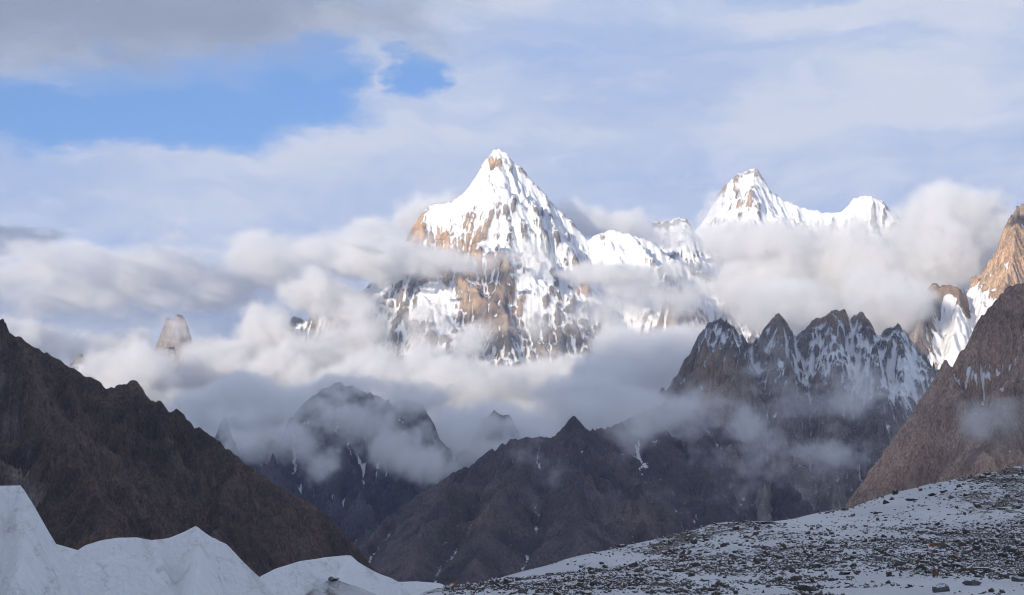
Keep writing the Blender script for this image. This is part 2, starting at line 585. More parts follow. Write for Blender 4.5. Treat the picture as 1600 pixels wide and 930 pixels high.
m_cen = mountain_mat('purple_brown_rock', [(0.095, 0.074, 0.076), (0.13, 0.098, 0.096), (0.060, 0.052, 0.060), (0.16, 0.115, 0.09)], snow_at=1.05, streak=0.28, bump=10, scale=1.9, gully=0.08, speck=0.45, scree=(0.17, 0.135, 0.13), scree_amt=0.5)

DM = 16000
mountain('snow_peak', m_main, 'tall pointed snow peak with ochre rock faces, highest of the summits', [
    [(300, 640, DM), (340, 605, DM - 300), (410, 560, DM - 300), (430, 540, DM - 300), (447, 515, DM - 300), (458, 492, DM - 300), (480, 502, DM - 300), (490, 487, DM - 300), (499, 497, DM - 300), (514, 490, DM - 300),
     (522, 470, DM - 300), (540, 458, DM - 300), (562, 453, DM - 200), (590, 446, DM - 100), (630, 432, DM), (640, 400, DM), (645, 372, DM), (652, 345, DM), (662, 328, DM), (680, 317, DM), (705, 315, DM), (725, 300, DM),
     (742, 280, DM), (752, 258, DM), (765, 240, DM), (778, 230, DM), (790, 236, DM), (800, 250, DM), (820, 265, DM), (828, 278, DM), (850, 300, DM), (870, 325, DM), (890, 342, DM), (905, 360, DM), (917, 374, DM),
     (935, 365, DM), (955, 357, DM), (985, 365, DM), (1012, 374, DM), (1050, 402, DM), (1100, 425, DM), (1160, 460, DM), (1230, 500, DM)]],
    spurs=[
        [(652, 345, DM), (655, 395, DM - 250), (672, 445, DM - 450), (690, 500, DM - 800), (705, 560, DM - 1200), (700, 640, DM - 1700)],
        [(705, 318, DM), (712, 380, DM - 200), (722, 440, DM - 420), (733, 500, DM - 720), (742, 560, DM - 1050), (750, 640, DM - 1500)],
        [(778, 232, DM), (792, 300, DM - 330), (795, 360, DM - 560), (790, 420, DM - 800), (786, 480, DM - 1050), (800, 560, DM - 1450)],
        [(850, 300, DM), (868, 370, DM - 320), (880, 440, DM - 560), (862, 500, DM - 880), (850, 560, DM - 1200), (858, 640, DM - 1600)],
        [(905, 360, DM), (912, 420, DM - 260), (908, 480, DM - 560), (900, 540, DM - 900)],
        [(985, 365, DM), (1045, 440, DM - 450), (1052, 490, DM - 700), (1075, 545, DM - 1100)],
        [(528, 465, DM - 300), (515, 530, DM - 700), (480, 600, DM - 1200)]],
    seed=11, step=10, slope=2.0, spur_slope=1.9, bend=420, auto=(330, 900, 1.15), rough=95, lam=380, flute=18, flute_lam=56, jag=13, jag_lam=44, terr=(75.0, 0.4), fine=14,
    snow=0.09, snow_z=(1400, 2600, 0.42), front=2000, back=500,
    snow_regions=[(770, 300, 45, 22, 0.5), (740, 305, 45, 14, 0.6), (690, 330, 30, 14, 0.35), (678, 490, 16, 28, 0.75), (700, 500, 16, 40, 0.6), (830, 470, 24, 40, 0.6), (850, 335, 36, 36, -0.05),
                  (960, 390, 60, 28, 0.6), (960, 480, 55, 50, 0.75), (560, 470, 30, 24, 0.6), (1090, 480, 40, 30, 0.5), (779, 236, 14, 9, 0.7), (770, 259, 7, 11, -0.95), (655, 362, 13, 34, -0.6), (690, 385, 13, 22, -0.7), (730, 385, 26, 40, -0.32),
                  (690, 445, 26, 20, -0.55), (745, 470, 32, 50, -0.25), (905, 460, 16, 34, -0.45), (1050, 500, 28, 28, -0.45), (770, 520, 30, 40, -0.2), (785, 480, 22, 40, -0.25), (943, 375, 10, 10, -0.6), (860, 560, 30, 30, -0.3)],
    warm_regions=[(770, 258, 14, 20, 1.2), (655, 360, 20, 50, 1.1), (690, 400, 20, 60, 1.2), (740, 390, 26, 60, 0.7), (745, 470, 30, 60, 0.55), (905, 460, 18, 40, 0.6), (943, 378, 14, 14, 0.8), (800, 500, 30, 50, 0.4), (1050, 500, 40, 40, 0.4)])

DS = 20500
mountain('snow_peak', m_far, 'second snow summit rising from cloud, with a long white shoulder', [
    [(1040, 520, DS), (1085, 420, DS), (1105, 345, DS), (1120, 305, DS), (1135, 286, DS), (1150, 273, DS), (1166, 266, DS), (1180, 261, DS), (1190, 274, DS), (1205, 297, DS), (1225, 312, DS), (1250, 321, DS), (1280, 329, DS),
     (1300, 333, DS), (1315, 330, DS), (1330, 313, DS), (1350, 304, DS), (1375, 310, DS), (1386, 322, DS), (1425, 360, DS), (1500, 430, DS)],
    [(985, 400, DS - 1800), (1008, 352, DS - 1800), (1022, 346, DS - 1800), (1045, 343, DS - 1800), (1062, 337, DS - 1800), (1074, 345, DS - 1800), (1100, 380, DS - 1800)]],
    spurs=[[(1180, 262, DS), (1172, 310, DS - 300), (1165, 360, DS - 600), (1150, 430, DS - 1000)]],
    seed=23, step=13, slope=2.0, bend=420, auto=(330, 900, 1.1), rough=80, lam=400, flute=14, flute_lam=65, jag=12, jag_lam=50, terr=(80.0, 0.4), fine=15, snow=0.34, front=2600, back=400,
    snow_regions=[(1230, 325, 50, 20, 0.5), (1340, 320, 30, 20, 0.4), (1140, 320, 12, 30, -0.12), (1168, 325, 12, 20, -0.3), (1055, 345, 16, 6, -0.4)],
    warm_regions=[(1145, 310, 18, 40, 0.55), (1168, 320, 12, 30, 0.5), (1040, 345, 40, 20, 0.8)])

DP = 15000
mountain('rock_spire', m_main, 'grey rock spires poking out of the cloud sea', [
    [(235, 600, DP), (250, 540, DP), (255, 515, DP), (260, 494, DP), (268, 498, DP), (276, 489, DP), (288, 492, DP), (294, 512, DP), (305, 560, DP), (330, 620, DP)],
    [(80, 600, DP - 500), (110, 568, DP - 500), (121, 548, DP - 500), (128, 552, DP - 500), (139, 572, DP - 500), (152, 574, DP - 500), (165, 568, DP - 500), (171, 545, DP - 500), (180, 548, DP - 500), (188, 570, DP - 500), (215, 610, DP - 500)]],
    seed=31, step=11, slope=3.6, bend=120, auto=(220, 500, 1.3), rough=50, lam=260, flute=20, flute_lam=50, jag=12, jag_lam=40, snow=-0.1, front=1800, back=400,
    snow_regions=[(135, 575, 40, 12, 0.4), (178, 560, 10, 12, 0.4)], warm_regions=[])

DT = 12500
mountain('rock_tower', m_tow, 'tan granite towers above a bright hanging snow gully', [
    [(1395, 640, DT - 400), (1420, 560, DT - 400), (1432, 505, DT - 300), (1441, 466, DT - 300), (1449, 447, DT - 300), (1460, 440, DT - 300), (1470, 446, DT - 300), (1482, 440, DT - 300), (1496, 447, DT - 300), (1506, 458, DT - 200),
     (1514, 462, DT), (1518, 432, DT), (1525, 428, DT), (1529, 446, DT), (1537, 450, DT), (1540, 415, DT), (1550, 402, DT), (1562, 392, DT), (1570, 352, DT), (1580, 335, DT), (1590, 321, DT), (1602, 316, DT), (1650, 300, DT), (1720, 330, DT), (1800, 420, DT)]],
    spurs=[[(1447, 452, DT - 300), (1438, 495, DT - 560), (1424, 540, DT - 850), (1408, 600, DT - 1250)],
           [(1500, 450, DT - 250), (1497, 490, DT - 520), (1490, 515, DT - 700)],
           [(1590, 322, DT), (1582, 400, DT - 300), (1565, 470, DT - 620), (1540, 540, DT - 1000)],
           [(1545, 410, DT), (1540, 450, DT - 180), (1535, 480, DT - 330)]],
    seed=41, step=8, slope=3.4, spur_slope=2.6, bend=160, auto=None, rough=55, lam=240, flute=22, flute_lam=50, jag=10, jag_lam=36, snow=-0.05, front=2600, back=300,
    snow_regions=[(1466, 500, 12, 40, 1.1), (1515, 480, 14, 40, 1.2), (1455, 570, 24, 50, 1.6), (1485, 545, 30, 34, 1.6), (1460, 620, 40, 40, 1.4), (1490, 480, 16, 32, -0.6), (1445, 500, 12, 50, -0.3), (1580, 380, 30, 60, -0.15)],
    warm_regions=[(1500, 470, 80, 60, 0.55), (1580, 400, 50, 80, 0.8)])

DR = 8600
mountain('crag_ridge', m_crag, 'jagged dark crag ridge streaked with fresh snow', [
    [(900, 760, DR - 900), (940, 715, DR - 600), (985, 672, DR - 300), (1033, 626, DR), (1058, 582, DR), (1078, 552, DR), (1092, 522, DR), (1108, 503, DR), (1125, 497, DR), (1145, 509, DR), (1165, 530, DR), (1175, 537, DR), (1196, 510, DR),
     (1206, 496, DR), (1216, 489, DR), (1229, 502, DR), (1238, 522, DR), (1246, 524, DR), (1256, 514, DR), (1275, 496, DR), (1300, 487, DR), (1319, 484, DR), (1326, 497, DR), (1338, 490, DR), (1347, 487, DR), (1360, 504, DR), (1371, 526, DR),
     (1385, 512, DR), (1404, 507, DR), (1418, 522, DR), (1424, 550, DR - 80), (1426, 600, DR - 250), (1422, 660, DR - 450), (1415, 740, DR - 750)]],
    spurs=[[(1125, 498, DR), (1150, 560, DR - 280), (1165, 630, DR - 620), (1150, 700, DR - 1000), (1120, 770, DR - 1400), (1090, 840, DR - 1800)],
           [(1216, 490, DR), (1225, 560, DR - 280), (1240, 630, DR - 620), (1225, 710, DR - 1050), (1190, 790, DR - 1500)],
           [(1300, 488, DR), (1305, 560, DR - 320), (1300, 640, DR - 680), (1315, 720, DR - 1050), (1300, 800, DR - 1500)],
           [(1347, 488, DR), (1365, 560, DR - 320), (1380, 630, DR - 640), (1375, 700, DR - 1000)],
           [(1404, 508, DR), (1412, 570, DR - 260), (1400, 640, DR - 600)],
           [(1033, 626, DR), (1050, 690, DR - 450), (1020, 770, DR - 1000), (980, 850, DR - 1600)]],
    seed=52, step=4.8, slope=2.5, spur_slope=1.9, bend=180, auto=(210, 620, 1.15), rough=85, lam=230, flute=11, flute_lam=36, jag=11, jag_lam=24, fine=22, terr=(42.0, 0.5), snow=0.0, snow_z=(520, 800, 0.25), front=1500, back=300, reach=1200, margin=300,
    snow_regions=[(1290, 560, 140, 50, 0.30), (1360, 600, 70, 50, 0.25), (1130, 520, 40, 22, 0.22), (1400, 600, 40, 60, 0.25), (1100, 610, 45, 60, -0.35), (1230, 710, 160, 60, -0.30), (1380, 640, 50, 40, 0.2), (1000, 740, 160, 70, -0.25), (1000, 730, 20, 24, 0.5), (1265, 515, 20, 14, -0.1)],
    warm_regions=[(1090, 600, 40, 60, 0.8), (1300, 495, 120, 22, 0.9), (1180, 600, 100, 60, 0.3)])

DC = 7000
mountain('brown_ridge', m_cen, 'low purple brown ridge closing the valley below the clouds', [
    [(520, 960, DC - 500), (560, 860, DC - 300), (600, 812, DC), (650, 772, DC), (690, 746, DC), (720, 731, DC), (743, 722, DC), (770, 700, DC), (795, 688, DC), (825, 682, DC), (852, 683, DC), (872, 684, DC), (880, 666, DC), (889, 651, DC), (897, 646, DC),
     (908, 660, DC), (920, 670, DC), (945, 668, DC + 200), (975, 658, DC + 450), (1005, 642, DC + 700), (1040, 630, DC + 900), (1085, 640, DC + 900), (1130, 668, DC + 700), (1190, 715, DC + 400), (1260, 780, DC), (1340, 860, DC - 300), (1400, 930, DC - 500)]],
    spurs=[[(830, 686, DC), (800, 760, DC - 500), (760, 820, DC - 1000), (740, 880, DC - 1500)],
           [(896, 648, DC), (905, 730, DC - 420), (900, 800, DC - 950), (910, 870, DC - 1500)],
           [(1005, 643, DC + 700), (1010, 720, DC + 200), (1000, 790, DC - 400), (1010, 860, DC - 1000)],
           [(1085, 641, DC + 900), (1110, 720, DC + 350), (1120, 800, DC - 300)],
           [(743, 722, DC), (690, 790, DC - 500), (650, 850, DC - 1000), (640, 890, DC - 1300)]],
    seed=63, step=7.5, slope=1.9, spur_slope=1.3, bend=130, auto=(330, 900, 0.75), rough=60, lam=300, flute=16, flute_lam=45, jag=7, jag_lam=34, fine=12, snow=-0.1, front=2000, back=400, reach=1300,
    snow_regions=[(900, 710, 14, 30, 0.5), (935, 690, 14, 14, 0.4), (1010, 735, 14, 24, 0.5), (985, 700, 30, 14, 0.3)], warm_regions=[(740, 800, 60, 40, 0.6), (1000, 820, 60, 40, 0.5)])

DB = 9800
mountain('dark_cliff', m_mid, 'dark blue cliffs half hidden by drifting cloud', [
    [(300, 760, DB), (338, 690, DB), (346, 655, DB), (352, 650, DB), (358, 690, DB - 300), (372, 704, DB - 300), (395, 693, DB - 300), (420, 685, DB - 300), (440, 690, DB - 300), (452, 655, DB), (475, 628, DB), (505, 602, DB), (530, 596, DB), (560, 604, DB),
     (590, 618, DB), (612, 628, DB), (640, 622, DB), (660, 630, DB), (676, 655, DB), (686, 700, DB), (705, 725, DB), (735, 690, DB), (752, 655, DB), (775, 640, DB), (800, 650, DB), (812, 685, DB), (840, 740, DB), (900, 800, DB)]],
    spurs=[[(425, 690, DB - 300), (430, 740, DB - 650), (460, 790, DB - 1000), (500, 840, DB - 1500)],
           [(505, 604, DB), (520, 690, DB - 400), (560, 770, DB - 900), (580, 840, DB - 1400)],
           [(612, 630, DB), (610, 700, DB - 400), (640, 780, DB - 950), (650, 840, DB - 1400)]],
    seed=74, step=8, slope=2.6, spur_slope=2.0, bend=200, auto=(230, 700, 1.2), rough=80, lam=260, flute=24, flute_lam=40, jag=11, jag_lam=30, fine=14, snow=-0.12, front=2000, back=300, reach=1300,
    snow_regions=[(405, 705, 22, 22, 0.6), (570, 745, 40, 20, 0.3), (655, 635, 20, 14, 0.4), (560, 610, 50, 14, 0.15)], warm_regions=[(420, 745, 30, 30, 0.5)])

DW = 5400
mountain('brown_slope', m_brown, 'steep brown mountain slope at the right edge with a dusting of snow', [
    [(1285, 850, DW), (1320, 792, DW), (1350, 752, DW), (1400, 692, DW), (1440, 642, DW), (1462, 604, DW), (1470, 572, DW), (1477, 562, DW), (1486, 574, DW), (1493, 566, DW), (1500, 546, DW), (1512, 536, DW), (1522, 530, DW), (1527, 503, DW), (1540, 486, DW),
     (1556, 466, DW), (1572, 450, DW), (1590, 444, DW), (1605, 438, DW), (1660, 415, DW), (1740, 380, DW), (1850, 420, DW)]],
    spurs=[[(1477, 563, DW), (1500, 610, DW - 160), (1535, 680, DW - 420), (1560, 760, DW - 750)],
           [(1660, 415, DW), (1620, 530, DW - 330), (1570, 640, DW - 720), (1520, 760, DW - 1150), (1500, 820, DW - 1400)]],
    seed=85, step=4.5, slope=2.3, spur_slope=1.6, bend=900, fine=10, auto=None, rough=34, lam=200, flute=9, flute_lam=26, jag=5, jag_lam=20, snow=-0.1, front=1500, back=250, reach=1100, margin=250,
    snow_regions=[(1515, 610, 18, 40, 0.62), (1545, 585, 34, 9, 0.65), (1530, 570, 40, 20, 0.25), (1580, 520, 30, 30, 0.15)], warm_regions=[(1400, 740, 80, 60, 0.9), (1560, 540, 60, 60, 0.4)])

DL = 4600
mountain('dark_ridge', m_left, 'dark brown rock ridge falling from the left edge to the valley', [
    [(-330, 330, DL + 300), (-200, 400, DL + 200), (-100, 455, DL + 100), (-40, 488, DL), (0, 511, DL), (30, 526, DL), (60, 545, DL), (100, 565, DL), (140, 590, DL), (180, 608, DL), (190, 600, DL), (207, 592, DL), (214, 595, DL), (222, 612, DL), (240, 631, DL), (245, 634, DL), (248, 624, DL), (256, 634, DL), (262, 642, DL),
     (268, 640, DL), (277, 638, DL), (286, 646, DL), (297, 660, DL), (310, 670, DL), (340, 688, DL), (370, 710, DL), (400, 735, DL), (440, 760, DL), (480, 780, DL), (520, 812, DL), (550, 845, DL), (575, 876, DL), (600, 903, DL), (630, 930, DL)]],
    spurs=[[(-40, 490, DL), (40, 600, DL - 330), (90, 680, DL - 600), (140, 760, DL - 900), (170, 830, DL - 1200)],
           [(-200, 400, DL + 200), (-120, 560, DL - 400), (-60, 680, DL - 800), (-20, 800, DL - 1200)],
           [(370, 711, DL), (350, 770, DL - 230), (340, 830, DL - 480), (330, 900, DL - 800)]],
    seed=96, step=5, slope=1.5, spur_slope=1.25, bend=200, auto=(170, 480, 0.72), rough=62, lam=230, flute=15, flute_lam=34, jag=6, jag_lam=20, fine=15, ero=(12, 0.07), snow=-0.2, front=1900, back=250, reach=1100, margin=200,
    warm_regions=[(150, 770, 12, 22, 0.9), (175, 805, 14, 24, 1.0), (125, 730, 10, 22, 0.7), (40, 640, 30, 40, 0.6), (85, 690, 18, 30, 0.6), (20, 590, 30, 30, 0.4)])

# unseen range added behind the viewer, its crest shaped to keep the valley in shade while the far peaks catch the low sun
def range_behind():
    back = 6500.0
    sx, sy = math.sin(R(SUN_AZ)), math.cos(R(SUN_AZ))
    t = math.tan(R(SUN_EL))
    pts = []
    for u in np.arange(-16000, 16001, 400.0):            # across the sun's direction
        edge = np.interp(u, [-16000, -11000, -9000, -7000, -5500, -4200, -3200, -2000, 0, 16000], RANGE_EDGE)
        z = edge + (14200 + back) * t
        pts.append((-sx * back + sy * u, -sy * back - sx * u, z))
    pts = np.array(pts)
    pts[:, 2] += 40 * fbm(pts[:, 0] / 900, pts[:, 1] / 900, 3, 5)
    xs = np.arange(-17000, 14001, 130.0); ys = np.arange(-17000, 5001, 130.0)
    X, Y, H, Dn = ridge_field(xs, ys, [(pts, 1.35, 2500.0)], -75.0, 4200.0)
    H = H + 160 * np.clip(Dn / 600, 0, 1) * np.clip((H + 75) / 500, 0, 1) * (ridged(X / 1500, Y / 1500, 5, 8) - 1)
    keep = np.hypot(X, Y)
    H = np.where(Y > -600, np.minimum(H, -75.0), H)
    o = grid_mesh('shade_range', X, Y, H, m_far, {'snow': 0 * H + 0.1, 'warm': 0 * H, 'cav': 0 * H, 'flow': 0 * H})
    tag(o, 'unseen mountain range added behind the viewer to shade the valley', 'mountain', None, 'structure')


RANGE_EDGE = [650, 650, 650, 650, 650, 600, 560, 600, 900, 1200]
range_behind()

# ------------------------------------------------------------------ foreground: moraine
CREST = [(560, 940, 66), (640, 928, 68), (690, 919, 70), (725, 911, 72), (760, 905, 74), (820, 890, 78), (870, 877, 81), (900, 868, 83), (960, 856, 87), (1030, 840, 91), (1075, 829, 93), (1112, 818, 95), (1140, 815, 96), (1180, 816, 97), (1240, 809, 99), (1290, 797, 101), (1330, 792, 103),
         (1370, 778, 105), (1400, 769, 106), (1450, 755, 108), (1500, 745, 110), (1550, 736, 112), (1600, 725, 114), (1700, 705, 118), (1900, 680, 122)]
_c = np.array([P(*q) for q in CREST])


def moraine_z(x, y):
    x = np.asarray(x, float); y = np.asarray(y, float)
    zc = np.interp(x, _c[:, 0], _c[:, 2]); yc = np.interp(x, _c[:, 0], _c[:, 1])
    left = np.clip((_c[0, 0] - x), 0, 60)
    zc = zc - 0.5 * left
    t = (y - 30.0) / (yc - 30.0)
    z0 = -0.42 - 0.30 * np.clip(-(x + 1) / 6, 0, 6)
    up = z0 + (zc - z0) * np.clip(t, 0, 1) ** 1.22
    z = np.where(t < 0, z0 - 1.35 * smooth01(-t * 2.2), np.where(t > 1, zc - 0.10 * (y - yc) - 0.012 * (y - yc) ** 2, up))
    z = z - 0.45 * np.clip(-0.0285 * y - 0.25 - x, 0, 8)
    e = np.clip(1 - np.abs(t - 1) * 6, 0, 1)
    b = 0.13 * fbm(x / 7.0, y / 26.0, 4, 201) + 0.04 * ridged(x / 2.0, y / 8.0, 3, 207)
    return z + b * (1 - 0.5 * e) - 0.05


def stone_noise(x, y):
    """how stony the ground is, 0..1"""
    n = fbm(np.asarray(x) / 6.0, np.asarray(y) / 55.0, 4, 311)
    n = n + 0.6 * fbm(np.asarray(x) / 1.4 , np.asarray(y) / 9.0, 3, 317)
    # bands of rubble running along the slope
    a = fbm(np.asarray(x) / 9.0 - np.asarray(y) / 50.0, np.asarray(y) / 16.0, 3, 331)
    x_, y_ = np.asarray(x), np.asarray(y)
    run = np.exp(-((x_ - 0.150 * y_ + 0.25 * np.sin(y_ * 0.9)) / 0.5) ** 2) * smooth01((37.5 - y_) / 5.0)
    return np.clip(0.55 + 0.42 * n + 0.40 * a - 0.95 * run, 0, 1)


def moraine_mat():
    m, w, bs = new_mat('thin_snow_on_gravel')
    pos = w.n('ShaderNodeNewGeometry').outputs['Position']
    st = w.n('ShaderNodeAttribute', attribute_name='stony').outputs['Fac']
    gx_, gy_, gz_ = w.sep(pos)
    pos = w.xyz(gx_, w.m('MULTIPLY', gy_, 0.16), gz_)
    a = w.noise(pos, 3.0, 6, 0.68)
    b = w.noise(pos, 11.0, 5, 0.7)
    f = w.noise(pos, 0.35, 4, 0.6)
    q = w.m('ADD', w.m('MULTIPLY', a, 0.7), w.m('MULTIPLY', b, 0.6))
    q = w.m('ADD', q, w.m('MULTIPLY', w.m('SUBTRACT', st, 0.5), 0.30))
    q = w.m('ADD', q, w.m('MULTIPLY', w.m('SUBTRACT', f, 0.5), 0.25))
    sf = w.ss(q, 0.69, 0.79)
    gr = w.mix(w.ss(b, 0.35, 0.65), (0.055, 0.050, 0.045), (0.15, 0.125, 0.105))
    sw = w.mix(w.ss(f, 0.3, 0.7), (0.50, 0.51, 0.53), (0.60, 0.61, 0.62))
    w.put(bs.inputs['Base Color'], w.mix(sf, sw, gr))
    bs.inputs['Roughness'].default_value = 0.9
    bs.inputs['Specular IOR Level'].default_value = 0.1
    bp = w.n('ShaderNodeBump'); bp.inputs['Strength'].default_value = 1.0; bp.inputs['Distance'].default_value = 0.08
    w.put(bp.inputs['Height'], q); w.t.links.new(bp.outputs[0], bs.inputs['Normal'])
    return m


xs = np.concatenate([np.arange(-45, -6, 0.8), np.arange(-6, 34, 0.25), np.arange(34, 62, 0.8)]); ys = np.concatenate([np.arange(-30, 24, 1.2), np.arange(24, 124, 0.33), np.arange(124, 175, 1.0)])
mx, my = np.meshgrid(xs, ys)
mz = moraine_z(mx, my)
mo = grid_mesh('moraine', mx, my, mz, moraine_mat(), {'stony': stone_noise(mx, my)})
tag(mo, 'gently rising moraine slope of gravel under thin snow', 'slope', None, 'structure')


# ------------------------------------------------------------------ stones
def stone_mat(name, c1, c2, snow=0.35):
    m, w, bs = new_mat(name)
    geo = w.n('ShaderNodeNewGeometry')
    pos = geo.outputs['Position']
    nz = w.sep(geo.outputs['Normal'])[2]
    n = w.noise(pos, 6.0, 6, 0.65)
    f = w.noise(pos, 22.0, 5, 0.7)
    rnd = w.n('ShaderNodeAttribute', attribute_name='tint').outputs['Fac']
    c = w.mix(w.ss(n, 0.35, 0.65), c1, c2)
    c = w.mix(w.ss(rnd, 0.80, 1.0, 0.0, 0.7), c, (0.15, 0.10, 0.07))
    c = w.mix(w.ss(rnd, 0.0, 0.25, 0.7, 0.0), c, (0.16, 0.16, 0.16))
    q = w.m('ADD', nz, w.m('MULTIPLY', w.m('SUBTRACT', f, 0.5), 1.0))
    sf = w.m('MULTIPLY', w.ss(q, 0.86 - snow * 0.4, 0.98 - snow * 0.4), 0.9)
    w.put(bs.inputs['Base Color'], w.mix(sf, c, (0.62, 0.63, 0.66)))
    bs.inputs['Roughness'].default_value = 0.85
    bs.inputs['Specular IOR Level'].default_value = 0.2
    bp = w.n('ShaderNodeBump'); bp.inputs['Strength'].default_value = 0.7; bp.inputs['Distance'].default_value = 0.02
    w.put(bp.inputs['Height'], f); w.t.links.new(bp.outputs[0], bs.inputs['Normal'])
    return m


PHI = (1 + 5 ** 0.5) / 2
ICO_V = np.array([(-1, PHI, 0), (1, PHI, 0), (-1, -PHI, 0), (1, -PHI, 0), (0, -1, PHI), (0, 1, PHI), (0, -1, -PHI), (0, 1, -PHI), (PHI, 0, -1), (PHI, 0, 1), (-PHI, 0, -1), (-PHI, 0, 1)]) / math.sqrt(1 + PHI * PHI)
ICO_F = np.array([(0, 11, 5), (0, 5, 1), (0, 1, 7), (0, 7, 10), (0, 10, 11), (1, 5, 9), (5, 11, 4), (11, 10, 2), (10, 7, 6), (7, 1, 8), (3, 9, 4), (3, 4, 2), (3, 2, 6), (3, 6, 8), (3, 8, 9), (4, 9, 5), (2, 4, 11), (6, 2, 10), (8, 6, 7), (9, 8, 1)])


OCT_V = np.array([(1, 0, 0), (-1, 0, 0), (0, 1, 0), (0, -1, 0), (0, 0, 1), (0, 0, -1)], float)
OCT_F = np.array([(0, 2, 4), (2, 1, 4), (1, 3, 4), (3, 0, 4), (2, 0, 5), (1, 2, 5), (3, 1, 5), (0, 3, 5)])


def gravel(name, n, seed):
    rg = np.random.default_rng(seed)
    ok_x, ok_y = [], []
    got = 0
    while got < n:
        y = 27 + (118 - 27) * rg.random(60000) ** 1.35
        x = -2.6 + (y * 0.235 + 6.0) * rg.random(60000)
        k = stone_noise(x, y)
        zc = np.interp(x, _c[:, 0], _c[:, 1])
        near = np.clip(1.15 - (y - 27) / 48, 0.09, 1) * np.clip((x + 2.5) / 11, 0.10, 1)
        a = (rg.random(60000) < (k ** 1.6) * near * (x > -0.0285 * y)) & (y < zc + 1.0)
        ok_x.append(x[a]); ok_y.append(y[a]); got += int(a.sum())
    x = np.concatenate(ok_x)[:n]; y = np.concatenate(ok_y)[:n]
    z = moraine_z(x, y)
    size = np.clip(0.0118 * np.exp(rg.normal(0, 0.72, n)), 0.006, 0.10) * np.clip(0.75 + y / 110, 1.0, 1.8)
    V = OCT_V[None] * (0.75 + 0.6 * rg.random((n, 6, 1))) + rg.normal(0, 0.22, (n, 6, 3))
    V = V * (size[:, None, None] * np.stack([0.8 + 0.9 * rg.random(n), 0.7 + 0.6 * rg.random(n), 0.5 + 0.6 * rg.random(n)], -1)[:, None, :])
    a = rg.random(n) * 6.283; ca, sa = np.cos(a)[:, None], np.sin(a)[:, None]
    tl = rg.normal(0, 0.5, n); ct, st = np.cos(tl)[:, None], np.sin(tl)[:, None]
    vx, vy, vz = V[..., 0], V[..., 1], V[..., 2]
    vx, vz = vx * ct - vz * st, vx * st + vz * ct
    vx, vy = vx * ca - vy * sa, vx * sa + vy * ca
    co = np.stack([vx + x[:, None], vy + y[:, None], vz + (z + size * 0.22)[:, None]], -1).reshape(-1, 3)
    f = (OCT_F[None] + (np.arange(n) * 6)[:, None, None]).reshape(-1)
    me = bpy.data.meshes.new(name)
    me.vertices.add(len(co)); me.vertices.foreach_set('co', co.astype(F32).ravel())
    me.loops.add(len(f)); me.loops.foreach_set('vertex_index', f.astype(np.int32))
    me.polygons.add(len(f) // 3); me.polygons.foreach_set('loop_start', np.arange(0, len(f), 3, dtype=np.int32))
    at = me.attributes.new('tint', 'FLOAT', 'POINT')
    at.data.foreach_set('value', np.repeat(rg.random(n), 6).astype(F32))
    me.update(calc_edges=True)
    me.materials.append(stone_mat('gravel_stone', (0.060, 0.055, 0.050), (0.11, 0.098, 0.086), 0.30))
    o = bpy.data.objects.new(name, me)
    COL.objects.link(o)
    return tag(o, 'dark gravel and small stones showing through the thin snow', 'gravel', None, 'stuff')


gravel('gravel', 70000, 5)


def rock_mesh(name, mat, seed, cuts=11, flat=0.8):
    """a broken angular block: a fine ball trimmed by random planes"""
    rg = np.random.default_rng(seed)
    v = [tuple(p) for p in ICO_V]; f = [tuple(t) for t in ICO_F]
    for _ in range(2):
        cache = {}; nf = []

        def mid(a, b):
            k = (min(a, b), max(a, b))
            if k not in cache:
                p = (np.array(v[a]) + np.array(v[b])) / 2
                v.append(tuple(p / np.linalg.norm(p))); cache[k] = len(v) - 1
            return cache[k]
        for a, b, c in f:
            ab, bc, ca = mid(a, b), mid(b, c), mid(c, a)
            nf += [(a, ab, ca), (b, bc, ab), (c, ca, bc), (ab, bc, ca)]
        f = nf
    V = np.array(v)
    for _ in range(cuts):
        n = rg.normal(size=3); n /= np.linalg.norm(n)
        d = 0.45 + 0.35 * rg.random()
        k = V @ n
        V = V - np.where(k > d, k - d, 0)[:, None] * n
    V = V + rg.normal(0, 0.018, V.shape)
    V = V / np.abs(V).max(0)
    V[:, 2] *= flat
    me = poly_mesh(name, [tuple(p) for p in V], f, mat)
    at = me.attributes.new('tint', 'FLOAT', 'POINT')
    at.data.foreach_set('value', np.full(len(V), 0.5, F32))
    return me


def on_slope(px, py):
    """where the line of sight meets the moraine"""
    ys = np.arange(26, 128, 0.05)
    d = np.array([P(px, py, 1.0)])
    zr = d[0, 2] * ys; xr = d[0, 0] * ys
    k = np.where(moraine_z(xr, ys) >= zr)[0]
    i = k[0] if len(k) else np.argmax(moraine_z(xr, ys) / ys)
    return xr[i], ys[i], float(moraine_z(xr[i], ys[i]))


